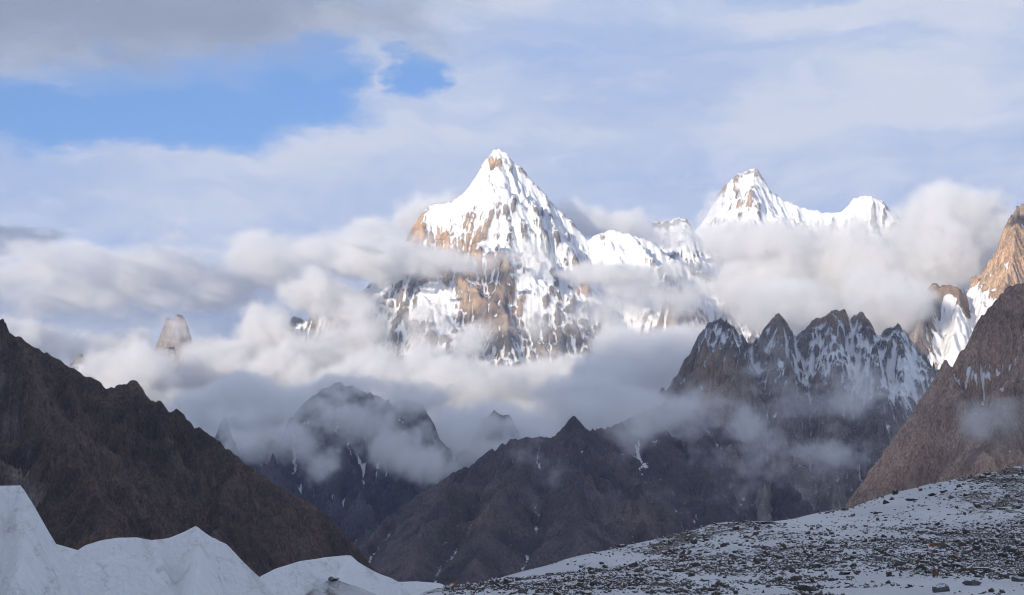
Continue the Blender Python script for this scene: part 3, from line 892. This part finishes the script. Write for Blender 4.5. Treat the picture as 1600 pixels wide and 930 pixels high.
SM = {
    'dark': stone_mat('dark_boulder', (0.045, 0.044, 0.042), (0.085, 0.078, 0.070), 0.32),
    'brown': stone_mat('brown_boulder', (0.10, 0.058, 0.04), (0.15, 0.085, 0.055), 0.3),
    'rust': stone_mat('rust_boulder', (0.26, 0.10, 0.045), (0.34, 0.15, 0.06), 0.10),
    'grey': stone_mat('grey_boulder', (0.10, 0.10, 0.10), (0.17, 0.165, 0.16), 0.42),
    'blue': stone_mat('blue_boulder', (0.07, 0.11, 0.16), (0.10, 0.15, 0.21), 0.10),
    'snowy': stone_mat('snowy_boulder', (0.07, 0.066, 0.062), (0.12, 0.11, 0.10), 0.75),
}
BOULDERS = [
    (708, 915, 15, 9, 'rust', 'rust brown boulder where the ice meets the foot of the moraine'),
    (1182, 877, 14, 12, 'dark', 'upright dark block on mid slope beside a flatter dark block'),
    (1219, 871, 13, 9, 'dark', 'flat topped dark block between the upright block and a snowy slab'),
    (1242, 878, 22, 7, 'snowy', 'long low slab with snow on top, right of two dark blocks'),
    (1116, 916, 15, 10, 'dark', 'dark square block low on the slope, left of the biggest boulder'),
    (1037, 921, 27, 10, 'dark', 'wide dark boulder at the lower edge, leftmost big one on the gravel'),
    (1262, 919, 36, 18, 'dark', 'biggest dark boulder at the lower edge, beside the white snow runnel'),
    (1320, 895, 20, 8, 'dark', 'flat black slab just above the biggest boulder'),
    (1400, 769, 12, 9, 'dark', 'square dark block standing on the skyline of the moraine'),
    (1384, 784, 11, 8, 'brown', 'small brown block just below the skyline block'),
    (1425, 780, 20, 7, 'snowy', 'pale snow covered slab under the moraine skyline'),
    (1438, 765, 7, 6, 'brown', 'small round brown stone on the skyline, right of the square block'),
    (1361, 871, 10, 7, 'blue', 'small slate blue stone in the middle of the slope'),
    (1433, 866, 22, 6, 'brown', 'long low reddish slab in the middle of the slope'),
    (1456, 852, 11, 6, 'rust', 'small orange stone above the long reddish slab'),
    (1490, 870, 18, 7, 'rust', 'orange brown slab right of the long reddish slab'),
    (1501, 885, 31, 12, 'dark', 'broad dark slab with snowy top in the rubble to the right'),
    (1532, 889, 26, 14, 'snowy', 'snow topped tilted slab against the broad dark slab'),
    (1462, 897, 10, 11, 'brown', 'upright dark red stone left of the broad dark slab'),
    (1469, 919, 30, 16, 'grey', 'large grey brown boulder at the lower edge, right of the snow runnel'),
    (1521, 910, 30, 11, 'grey', 'low grey slab below the snow topped tilted slab'),
    (1388, 897, 11, 10, 'brown', 'reddish stone at the head of the snow runnel'),
    (1566, 868, 17, 9, 'dark', 'dark wedge shaped block near the right edge, above the rubble'),
    (1590, 905, 22, 9, 'grey', 'grey slab in the rubble at the right edge'),
    (1195, 817, 66, 5, 'dark', 'long thin dark ledge breaking through the snow on the crest'),
    (1080, 898, 12, 7, 'dark', 'dark stone alone on the snow above the lower edge'),
    (940, 880, 8, 5, 'dark', 'small dark stone alone on the smooth left part of the slope'),
    (1340, 893, 12, 7, 'brown', 'brown stone lying right of the flat black slab'),
]
rk = random.Random(9)
for i, (px, py, w_, h_, c, lab) in enumerate(BOULDERS):
    x, y, z = on_slope(px, py + h_ * 0.4)
    me = rock_mesh('boulder', SM[c], 500 + i, 10 + i % 4, 1.0)
    o = bpy.data.objects.new('boulder', me); COL.objects.link(o)
    hw = w_ / FPX * y / 2; hh = h_ / FPX * y / 2
    o.location = (x, y, z + hh * 0.55)
    o.scale = (hw * 1.08, hw * rk.uniform(0.6, 0.9) if w_ < 50 else hw * 0.3, hh * 1.25)
    o.rotation_euler = (rk.uniform(-.12, .12), rk.uniform(-.15, .15), rk.uniform(-.5, .5) if w_ < 50 else 0.1)
    tag(o, lab, 'boulder', 'boulders on the moraine')

protos = [rock_mesh('stone', SM[('dark', 'dark', 'grey', 'brown', 'snowy', 'dark')[i % 6]], 900 + i, 9 + i % 4, 1.0) for i in range(12)]
placed = 0
while placed < 230:
    y = 28 + 84 * rk.random() ** 1.3
    x = -3 + (y * 0.215 + 3) * rk.random()
    if x < -0.0285 * y or y > np.interp(x, _c[:, 0], _c[:, 1]) or rk.random() > float(stone_noise(x, y)) * min(1, 0.25 + max(0, x + 2) / 9):
        continue
    o = bpy.data.objects.new('stone', protos[placed % 12]); COL.objects.link(o)
    s = y / FPX * rk.uniform(1.3, 3.0) * (1.3 if y < 45 else 1.0)
    o.location = (x, y, float(moraine_z(x, y)) + s * 0.25)
    o.scale = (s * rk.uniform(0.9, 1.7), s * rk.uniform(0.7, 1.1), s * rk.uniform(0.45, 0.8))
    o.rotation_euler = (rk.uniform(-.3, .3), rk.uniform(-.3, .3), rk.uniform(0, 6.28))
    kind = ('dark', 'dark', 'grey', 'brown', 'snow dusted', 'dark')[placed % 6]
    zone = 'in the rubble along the lower edge' if y < 42 else ('on the middle of the moraine slope' if y < 70 else 'high on the moraine near its skyline')
    side = 'towards the ice' if x < y * 0.09 else 'towards the right edge'
    tag(o, 'small loose %s stone %s, %s' % (kind, zone, side), 'stone', 'stones scattered over the moraine')
    placed += 1


# ------------------------------------------------------------------ ice pinnacles
def ice_mat(name, col, dirt, amt):
    m, w, bs = new_mat(name)
    geo = w.n('ShaderNodeNewGeometry')
    pos = geo.outputs['Position']
    x, y, z = w.sep(pos)
    v = w.xyz(w.m('ADD', x, w.m('MULTIPLY', z, 0.25)), y, w.m('MULTIPLY', z, 0.3))
    a = w.noise(v, 0.9, 6, 0.6, 0.4)
    b = w.noise(v, 5.0, 5, 0.65)
    c = w.mix(w.m('MULTIPLY', w.ss(a, 0.52, 0.75), amt), col, dirt)
    c = w.mix(w.m('MULTIPLY', w.ss(b, 0.6, 0.8), amt * 0.6), c, dirt)
    ln = w.noise(w.xyz(x, w.m('MULTIPLY', y, 0.5), w.m('MULTIPLY', z, 1.6)), 0.35, 5, 0.6, 0.3)
    ln = w.m('ABSOLUTE', w.m('SUBTRACT', w.m('FRACT', w.m('MULTIPLY', ln, 7.0)), 0.5))
    c = w.mix(w.m('MULTIPLY', w.ss(ln, 0.0, 0.10, 1.0, 0.0), w.m('MULTIPLY', w.ss(a, 0.4, 0.6), amt * 0.7)), c, dirt)
    w.put(bs.inputs['Base Color'], c)
    bs.inputs['Roughness'].default_value = 0.7
    bs.inputs['Specular IOR Level'].default_value = 0.25
    bs.inputs['Subsurface Weight'].default_value = 0.0
    bp = w.n('ShaderNodeBump'); bp.inputs['Strength'].default_value = 1.0; bp.inputs['Distance'].default_value = 0.22
    rn = w.noise(w.xyz(w.m('ADD', x, w.m('MULTIPLY', z, 0.18)), y, w.m('MULTIPLY', z, 0.10)), 4.0, 4, 0.6)
    w.put(bp.inputs['Height'], w.m('ADD', w.m('ADD', a, w.m('MULTIPLY', b, 0.3)), w.m('MULTIPLY', rn, 0.8))); w.t.links.new(bp.outputs[0], bs.inputs['Normal'])
    return m


ICE = ice_mat('clean_white_ice', (0.77, 0.785, 0.81), (0.44, 0.44, 0.45), 0.75)
ICE2 = ice_mat('dirty_ice', (0.55, 0.56, 0.58), (0.17, 0.16, 0.15), 1.0)


def serac(name, mat, label, ridges, slope, base, seed, front, back=4.0, step=0.10, rough=0.13, soft=1, spslope=None, bend=30.0):
    polys = [(np.array([P(*q) for q in r]), slope if i == 0 else (spslope or slope), bend) for i, r in enumerate(ridges)]
    A = np.concatenate([p[0] for p in polys])
    xs = np.arange(A[:, 0].min() - 3.5, A[:, 0].max() + 3.5, step)
    y_ = polys[0][0][:, 1]
    ys = np.arange(y_.min() - front, y_.max() + back, step)
    X, Y, H, Dn = ridge_field(xs, ys, polys, base, 14.0)
    for _ in range(soft):                                       # weathered, softened edges
        Hp = np.pad(H, 1, mode='edge')
        H = (Hp[1:-1, 1:-1] * 2 + Hp[:-2, 1:-1] + Hp[2:, 1:-1] + Hp[1:-1, :-2] + Hp[1:-1, 2:]) / 6
    k = np.clip(Dn / 0.8, 0.12, 1) * np.clip((H - base) / 0.6, 0, 1)
    H = H + rough * k * fbm(X / 1.8, Y / 3.5, 4, seed) + rough * 0.5 * k * (ridged(X / 1.3, Y / 6.0, 4, seed + 3) - 0.9)
    o = grid_mesh(name, X, Y, H, mat)
    return tag(o, label, 'ice pinnacle', 'ice pinnacles on the glacier')


serac('ice_pinnacle', ICE, 'tallest white ice pinnacle, flat topped, cut off by the left edge', [
    [(-120, 790, 60), (-60, 762, 60), (0, 755, 60), (32, 754, 60), (45, 774, 60), (60, 800, 60), (75, 828, 60), (90, 851, 60), (105, 876, 60), (118, 902, 60), (130, 932, 60), (150, 990, 60)],
    [(31, 755, 59.9), (36, 800, 59.2), (37, 840, 58.4), (28, 890, 57.2), (15, 950, 55.8)],
    [(-20, 758, 59.9), (-8, 830, 58.6), (-30, 900, 57), (-40, 960, 55)]], 1.9, -3.2, 3, front=7, spslope=1.9)
serac('ice_pinnacle', ICE, 'sharp peaked white ice ridge in the middle, tip at its right half', [
    [(60, 930, 84), (90, 895, 84), (112, 872, 84), (122, 857, 84), (135, 849, 84), (160, 842, 84), (185, 838, 84), (215, 838, 84), (240, 842, 84), (265, 838, 84), (285, 830, 84), (306, 819, 84), (325, 834, 84), (331, 839, 84), (334, 838, 84), (345, 845, 84), (353, 847, 84), (365, 860, 84), (380, 876, 84), (400, 895, 84), (420, 916, 84), (440, 945, 84), (455, 985, 84)],
    [(306, 820, 83.9), (309, 850, 82.6), (307, 890, 80.6), (300, 935, 78.4), (290, 990, 76)],
    [(240, 843, 83.9), (255, 880, 82.0), (262, 930, 79.5)]], 1.45, -3.6, 7, front=10, spslope=1.6)
serac('ice_pinnacle', ICE, 'rounded white ice dome in front of the sharp peaked ridge', [
    [(80, 930, 72), (108, 888, 72), (130, 875, 72), (160, 863, 72), (190, 857, 72), (208, 858, 72), (225, 866, 72), (237, 878, 72), (245, 895, 72), (250, 925, 72), (256, 975, 72)]], 1.35, -3.4, 13, front=7, soft=14, bend=8.0)
serac('ice_pinnacle', ICE, 'small far white ice crest between the tallest pinnacle and the peaked ridge', [
    [(60, 840, 105), (82, 847, 105), (100, 852, 105), (120, 858, 105), (140, 862, 105), (170, 880, 105)]], 1.2, -4.0, 17, front=8)
serac('ice_pinnacle', ICE, 'long low white ice ridge tapering right towards the moraine', [
    [(370, 925, 98), (405, 900, 98), (430, 887, 98), (470, 875, 98), (510, 869, 98), (547, 866, 98), (560, 877, 98), (575, 886, 98), (590, 894, 98), (612, 902, 98), (622, 908, 98), (650, 907, 98), (680, 909, 98), (692, 911, 98), (698, 925, 98)],
    [(547, 867, 97.9), (535, 885, 96.5), (520, 920, 94)]], 1.2, -4.2, 19, front=10, spslope=1.3)
serac('ice_hump', ICE2, 'dirty grey ice hump with gravel on it, in front of the long low ridge', [
    [(440, 945, 84), (480, 926, 84), (500, 912, 84), (521, 902, 84), (540, 910, 84), (562, 917, 84), (600, 932, 84), (640, 960, 84)]], 0.8, -4.0, 27, front=8, rough=0.22)
me = rock_mesh('boulder', SM['dark'], 777, 11, 1.0)
o = bpy.data.objects.new('boulder', me); COL.objects.link(o)
c = P(521, 902, 84); o.location = (c[0], c[1] - 0.1, c[2] - 0.07); o.scale = (0.22, 0.2, 0.10); o.rotation_euler = (0.1, -0.3, 0.3)
tag(o, 'dark pointed stone perched on top of the dirty ice hump', 'boulder', 'boulders on the glacier')


# ------------------------------------------------------------------ clouds (real vapour with depth)
def cloud_mat(name, dens, col=(0.998, 0.998, 0.998), g=0.0):
    m = bpy.data.materials.new(name)
    m.use_nodes = True
    m.node_tree.nodes.clear()
    w = NT(m.node_tree)
    out = w.n('ShaderNodeOutputMaterial'); pv = w.n('ShaderNodeVolumePrincipled')
    pv.inputs['Color'].default_value = col + (1,)
    pv.inputs['Anisotropy'].default_value = g
    at = w.n('ShaderNodeAttribute', attribute_name='density')
    pv.inputs['Density Attribute'].default_value = ''
    w.put(pv.inputs['Density'], w.m('MULTIPLY', at.outputs['Fac'], dens))
    w.t.links.new(pv.outputs[0], out.inputs['Volume'])
    return m


def clouds(name, label, mat, blobs, voxel, lam, pad=1.3, edge=(0.0, 0.85), kn=1.5, warp=0.6, rough=0.55, seed=0.0, flat=1.0):
    """blobs: (px, py, D, rx px, ry px, depth m, strength): puffs standing at their own distance"""
    vol = bpy.data.volumes.new(name)
    ob = bpy.data.objects.new(name, vol)
    COL.objects.link(ob)
    vol.materials.append(mat)
    ng = bpy.data.node_groups.new(name + '_shape', 'GeometryNodeTree')
    ng.interface.new_socket('Geometry', in_out='INPUT', socket_type='NodeSocketGeometry')
    ng.interface.new_socket('Geometry', in_out='OUTPUT', socket_type='NodeSocketGeometry')
    w = NT(ng)
    pos = w.n('GeometryNodeInputPosition').outputs[0]
    sv = w.vm('ADD', w.vm('MULTIPLY', pos, (1 / lam, 1 / lam, 1 / (lam * flat))), (seed, seed * 1.7, -seed))
    wn = w.noise(sv, 0.6, 3, 0.5, 0, 2, 1)
    wv = w.vm('MULTIPLY', w.vm('SUBTRACT', wn, (0.5, 0.5, 0.5)), (warp * lam * 1.6, warp * lam, warp * lam * 1.2 * flat))
    wp = w.vm('ADD', pos, wv)
    n1 = w.noise(sv, 1.0, 8, rough, 0.1)
    n2 = w.noise(w.vm('ADD', sv, (9.1, 3.3, 5.2)), 2.6, 5, 0.5, 0.0)
    bil = w.m('ABSOLUTE', w.m('SUBTRACT', n2, 0.5))
    e = None
    lo = np.full(3, 1e9); hi = -lo
    for px, py, D, rx, ry, rd, st in blobs:
        c = np.array(P(px, py, D)); r = np.array([rx / FPX * D, rd, ry / FPX * D])
        lo = np.minimum(lo, c - r * pad - warp * lam * 0.2); hi = np.maximum(hi, c + r * pad + warp * lam * 0.2)
        dv = w.vm('MULTIPLY', w.vm('SUBTRACT', wp, tuple(c)), tuple(1 / r))
        l2 = w.vm('DOT_PRODUCT', dv, dv)
        g = w.m('MAXIMUM', w.m('MULTIPLY_ADD', l2, -st, st), -1.2)
        if e is None:
            e = g
        else:
            e = w.m('SMOOTH_MAX', e, g, 0.25)
    e = w.m('ADD', e, w.m('MULTIPLY', w.m('SUBTRACT', n1, 0.5), kn * 4.5))
    e = w.m('ADD', e, w.m('MULTIPLY', w.m('SUBTRACT', 0.09, bil), kn * 1.5))
    den = w.ss(w.m('SUBTRACT', e, 0.10), edge[0], edge[1])
    den = w.m('MULTIPLY', den, w.m('MULTIPLY_ADD', den, 0.7, 0.3))
    vc = w.n('GeometryNodeVolumeCube')
    w.put(vc.inputs['Density'], den)
    vc.inputs['Min'].default_value = tuple(lo); vc.inputs['Max'].default_value = tuple(hi)
    n = [max(8, int((hi[k] - lo[k]) / (voxel * (2.4 if k == 1 else 1.0)))) for k in range(3)]
    for k in range(3):
        vc.inputs[4 + k].default_value = n[k]
    sm = w.n('GeometryNodeSetMaterial'); sm.inputs['Material'].default_value = mat
    go = w.n('NodeGroupOutput')
    ng.links.new(vc.outputs[0], sm.inputs[0]); ng.links.new(sm.outputs[0], go.inputs[0])
    md = ob.modifiers.new('shape', 'NODES'); md.node_group = ng
    print(name, n, n[0] * n[1] * n[2] / 1e6, 'M voxels')
    return tag(ob, label, 'clouds', None, 'stuff')


CM = cloud_mat('bright_cloud', 0.012)
CW = cloud_mat('thin_cloud', 0.011)
CV = cloud_mat('wispy_cloud', 0.006)
if CLOUDS:
    # bright banks around the high peaks
    clouds('clouds', 'bright cloud banks lying against and around the tall peak', CM, [
        (30, 525, 15300, 100, 40, 600, 1.1), (140, 535, 15900, 120, 40, 400, 1.0), (230, 585, 14300, 100, 44, 500, 1.0), (340, 570, 14800, 80, 56, 500, 1.2), (390, 520, 14900, 56, 56, 400, 1.4), (270, 640, 14300, 170, 58, 500, 1.3),
        (630, 530, 14600, 56, 60, 400, 0.8), (570, 520, 14700, 80, 60, 400, 1.1), (500, 560, 14600, 110, 70, 500, 1.2), (600, 600, 14200, 150, 70, 500, 1.4), (760, 610, 14000, 150, 52, 500, 1.3), (900, 610, 14100, 120, 60, 500, 1.3), (860, 660, 13800, 170, 50, 500, 1.2), (660, 570, 14300, 70, 50, 400, 1.0),
        (830, 405, 15000, 56, 40, 260, 1.0), (890, 432, 15000, 80, 20, 300, 0.7), (1010, 440, 14900, 130, 18, 350, 0.7), (835, 525, 14700, 40, 40, 300, 0.3), (765, 555, 14500, 40, 36, 300, 0.6),
        (480, 470, 15200, 70, 40, 400, 0.5), (610, 402, 15300, 85, 36, 350, 1.0)],
        voxel=14, lam=720, kn=1.5, seed=1.3, rough=0.7)
    clouds('clouds', 'white puffs rising behind the shoulder of the tall peak', CM, [
        (905, 345, 16900, 60, 26, 400, 0.7), (970, 350, 17000, 60, 22, 400, 0.7), (1040, 362, 17000, 70, 20, 400, 0.5), (1112, 325, 18600, 30, 40, 250, 0.6), (1090, 365, 18400, 50, 24, 300, 0.6), (650, 330, 16500, 50, 34, 300, 0.4)],
        voxel=16, lam=600, kn=1.1, seed=6.3, rough=0.66)
    clouds('clouds', 'long pale cloud band streaming from the left edge across the tall peak', CV, [
        (40, 425, 15900, 240, 44, 900, 0.7), (260, 425, 15900, 230, 42, 900, 0.8), (430, 408, 15700, 180, 44, 800, 0.9), (560, 400, 15500, 140, 44, 600, 1.0), (570, 362, 15900, 70, 32, 400, 0.7), (670, 415, 14950, 90, 26, 400, 0.9),
        (510, 350, 16000, 50, 24, 400, 0.4), (180, 460, 15900, 240, 30, 600, 0.5), (275, 512, 14500, 60, 26, 250, 0.9)],
        voxel=15, lam=850, kn=1.3, seed=2.9, rough=0.7, flat=0.5)
    # grey mass on the right and blue grey banks before the base of the peak
    clouds('clouds', 'heavy grey cloud mass hanging behind the jagged crag ridge', CM, [
        (990, 475, 12600, 80, 24, 400, 0.2), (1180, 398, 12900, 110, 36, 600, 1.0), (1225, 462, 12600, 130, 62, 600, 1.2), (1300, 430, 12900, 160, 84, 700, 1.3), (1420, 415, 13000, 120, 100, 700, 1.2), (1455, 355, 13300, 90, 70, 500, 1.2), (1500, 370, 13300, 80, 80, 400, 0.9), (1540, 400, 13300, 50, 70, 300, 0.6),
        (1280, 500, 12000, 160, 56, 600, 1.2), (1380, 480, 11900, 90, 70, 500, 1.1), (960, 545, 11600, 80, 66, 400, 1.2), (1010, 570, 11400, 90, 66, 400, 1.2), (940, 610, 11200, 90, 60, 400, 1.1), (1060, 560, 11600, 80, 36, 400, 0.9)],
        voxel=12, lam=620, kn=1.35, seed=4.1, rough=0.7)
    # shaded cloud over the dark cliffs
    clouds('clouds', 'blue grey cloud drifting over the dark cliffs in the valley', CW, [
        (400, 630, 10300, 100, 46, 350, 1.2), (420, 660, 9200, 90, 44, 350, 0.9), (490, 625, 10300, 110, 38, 350, 1.1), (620, 640, 10500, 150, 40, 350, 1.1), (720, 660, 10300, 140, 44, 350, 1.2), (530, 612, 9000, 100, 36, 260, 1.1), (600, 640, 8900, 80, 40, 260, 0.6), (560, 675, 8800, 110, 40, 260, 0.75), (610, 622, 9000, 110, 32, 260, 0.9), (480, 670, 8900, 60, 50, 220, 0.6), (650, 700, 8800, 100, 44, 260, 0.8), (690, 735, 8700, 70, 28, 220, 0.8), (760, 690, 8800, 80, 46, 260, 0.9),
        (850, 680, 9900, 130, 38, 350, 1.2), (480, 730, 8800, 44, 44, 220, 0.5), (380, 670, 9300, 60, 46, 250, 0.9), (320, 675, 10800, 90, 50, 350, 1.2), (960, 640, 8500, 100, 44, 300, 1.2), (930, 610, 9200, 80, 46, 300, 1.1), (1020, 625, 8800, 70, 46, 250, 1.0), (980, 685, 8100, 56, 34, 220, 0.7)],
        voxel=9, lam=460, kn=1.75, seed=7.7, rough=0.72)
    # wisps before the crags
    clouds('clouds', 'thin cloud wisps clinging to the flank of the crag ridge', CV, [
        (1205, 620, 7600, 46, 50, 200, 0.45), (1175, 680, 7300, 40, 70, 200, 0.5), (1140, 740, 7100, 70, 34, 180, 0.25), (1330, 625, 7600, 60, 40, 200, 0.25), (1350, 712, 7000, 80, 28, 180, 0.4), (1080, 645, 7600, 110, 28, 200, 0.2), (835, 735, 6300, 30, 40, 140, 0.15), (1400, 650, 7600, 60, 50, 200, 0.15), (965, 645, 6600, 70, 36, 200, 1.1), (1015, 630, 6900, 70, 36, 200, 1.0), (935, 615, 7300, 50, 34, 200, 0.8), (985, 685, 6400, 44, 26, 160, 0.6)],
        voxel=8.5, lam=340, kn=1.9, seed=9.2, rough=0.7, flat=0.8)
    clouds('clouds', 'faint mist patch before the brown slope at the right edge', CV, [
        (1595, 695, 4200, 60, 36, 120, 0.1)], voxel=6, lam=170, kn=1.6, seed=2.2, rough=0.68)


# ------------------------------------------------------------------ valley haze
def haze():
    x0, x1, y0, y1, z0, z1 = -26000, 26000, -26000, 34000, -110, HAZE_TOP
    v = [(x, y, z) for z in (z0, z1) for y in (y0, y1) for x in (x0, x1)]
    f = [(0, 2, 3, 1), (4, 5, 7, 6), (0, 1, 5, 4), (2, 6, 7, 3), (0, 4, 6, 2), (1, 3, 7, 5)]
    m = bpy.data.materials.new('valley_haze'); m.use_nodes = True; m.node_tree.nodes.clear()
    w = NT(m.node_tree)
    out = w.n('ShaderNodeOutputMaterial'); pv = w.n('ShaderNodeVolumePrincipled')
    pv.inputs['Color'].default_value = (0.52, 0.66, 1.0, 1); pv.inputs['Density'].default_value = HAZE
    w.t.links.new(pv.outputs[0], out.inputs['Volume'])
    me = poly_mesh('haze', v, f, m)
    o = bpy.data.objects.new('haze', me); COL.objects.link(o)
    tag(o, 'thin blue air of the valley', 'haze', None, 'stuff')


if HAZE > 0:
    haze()
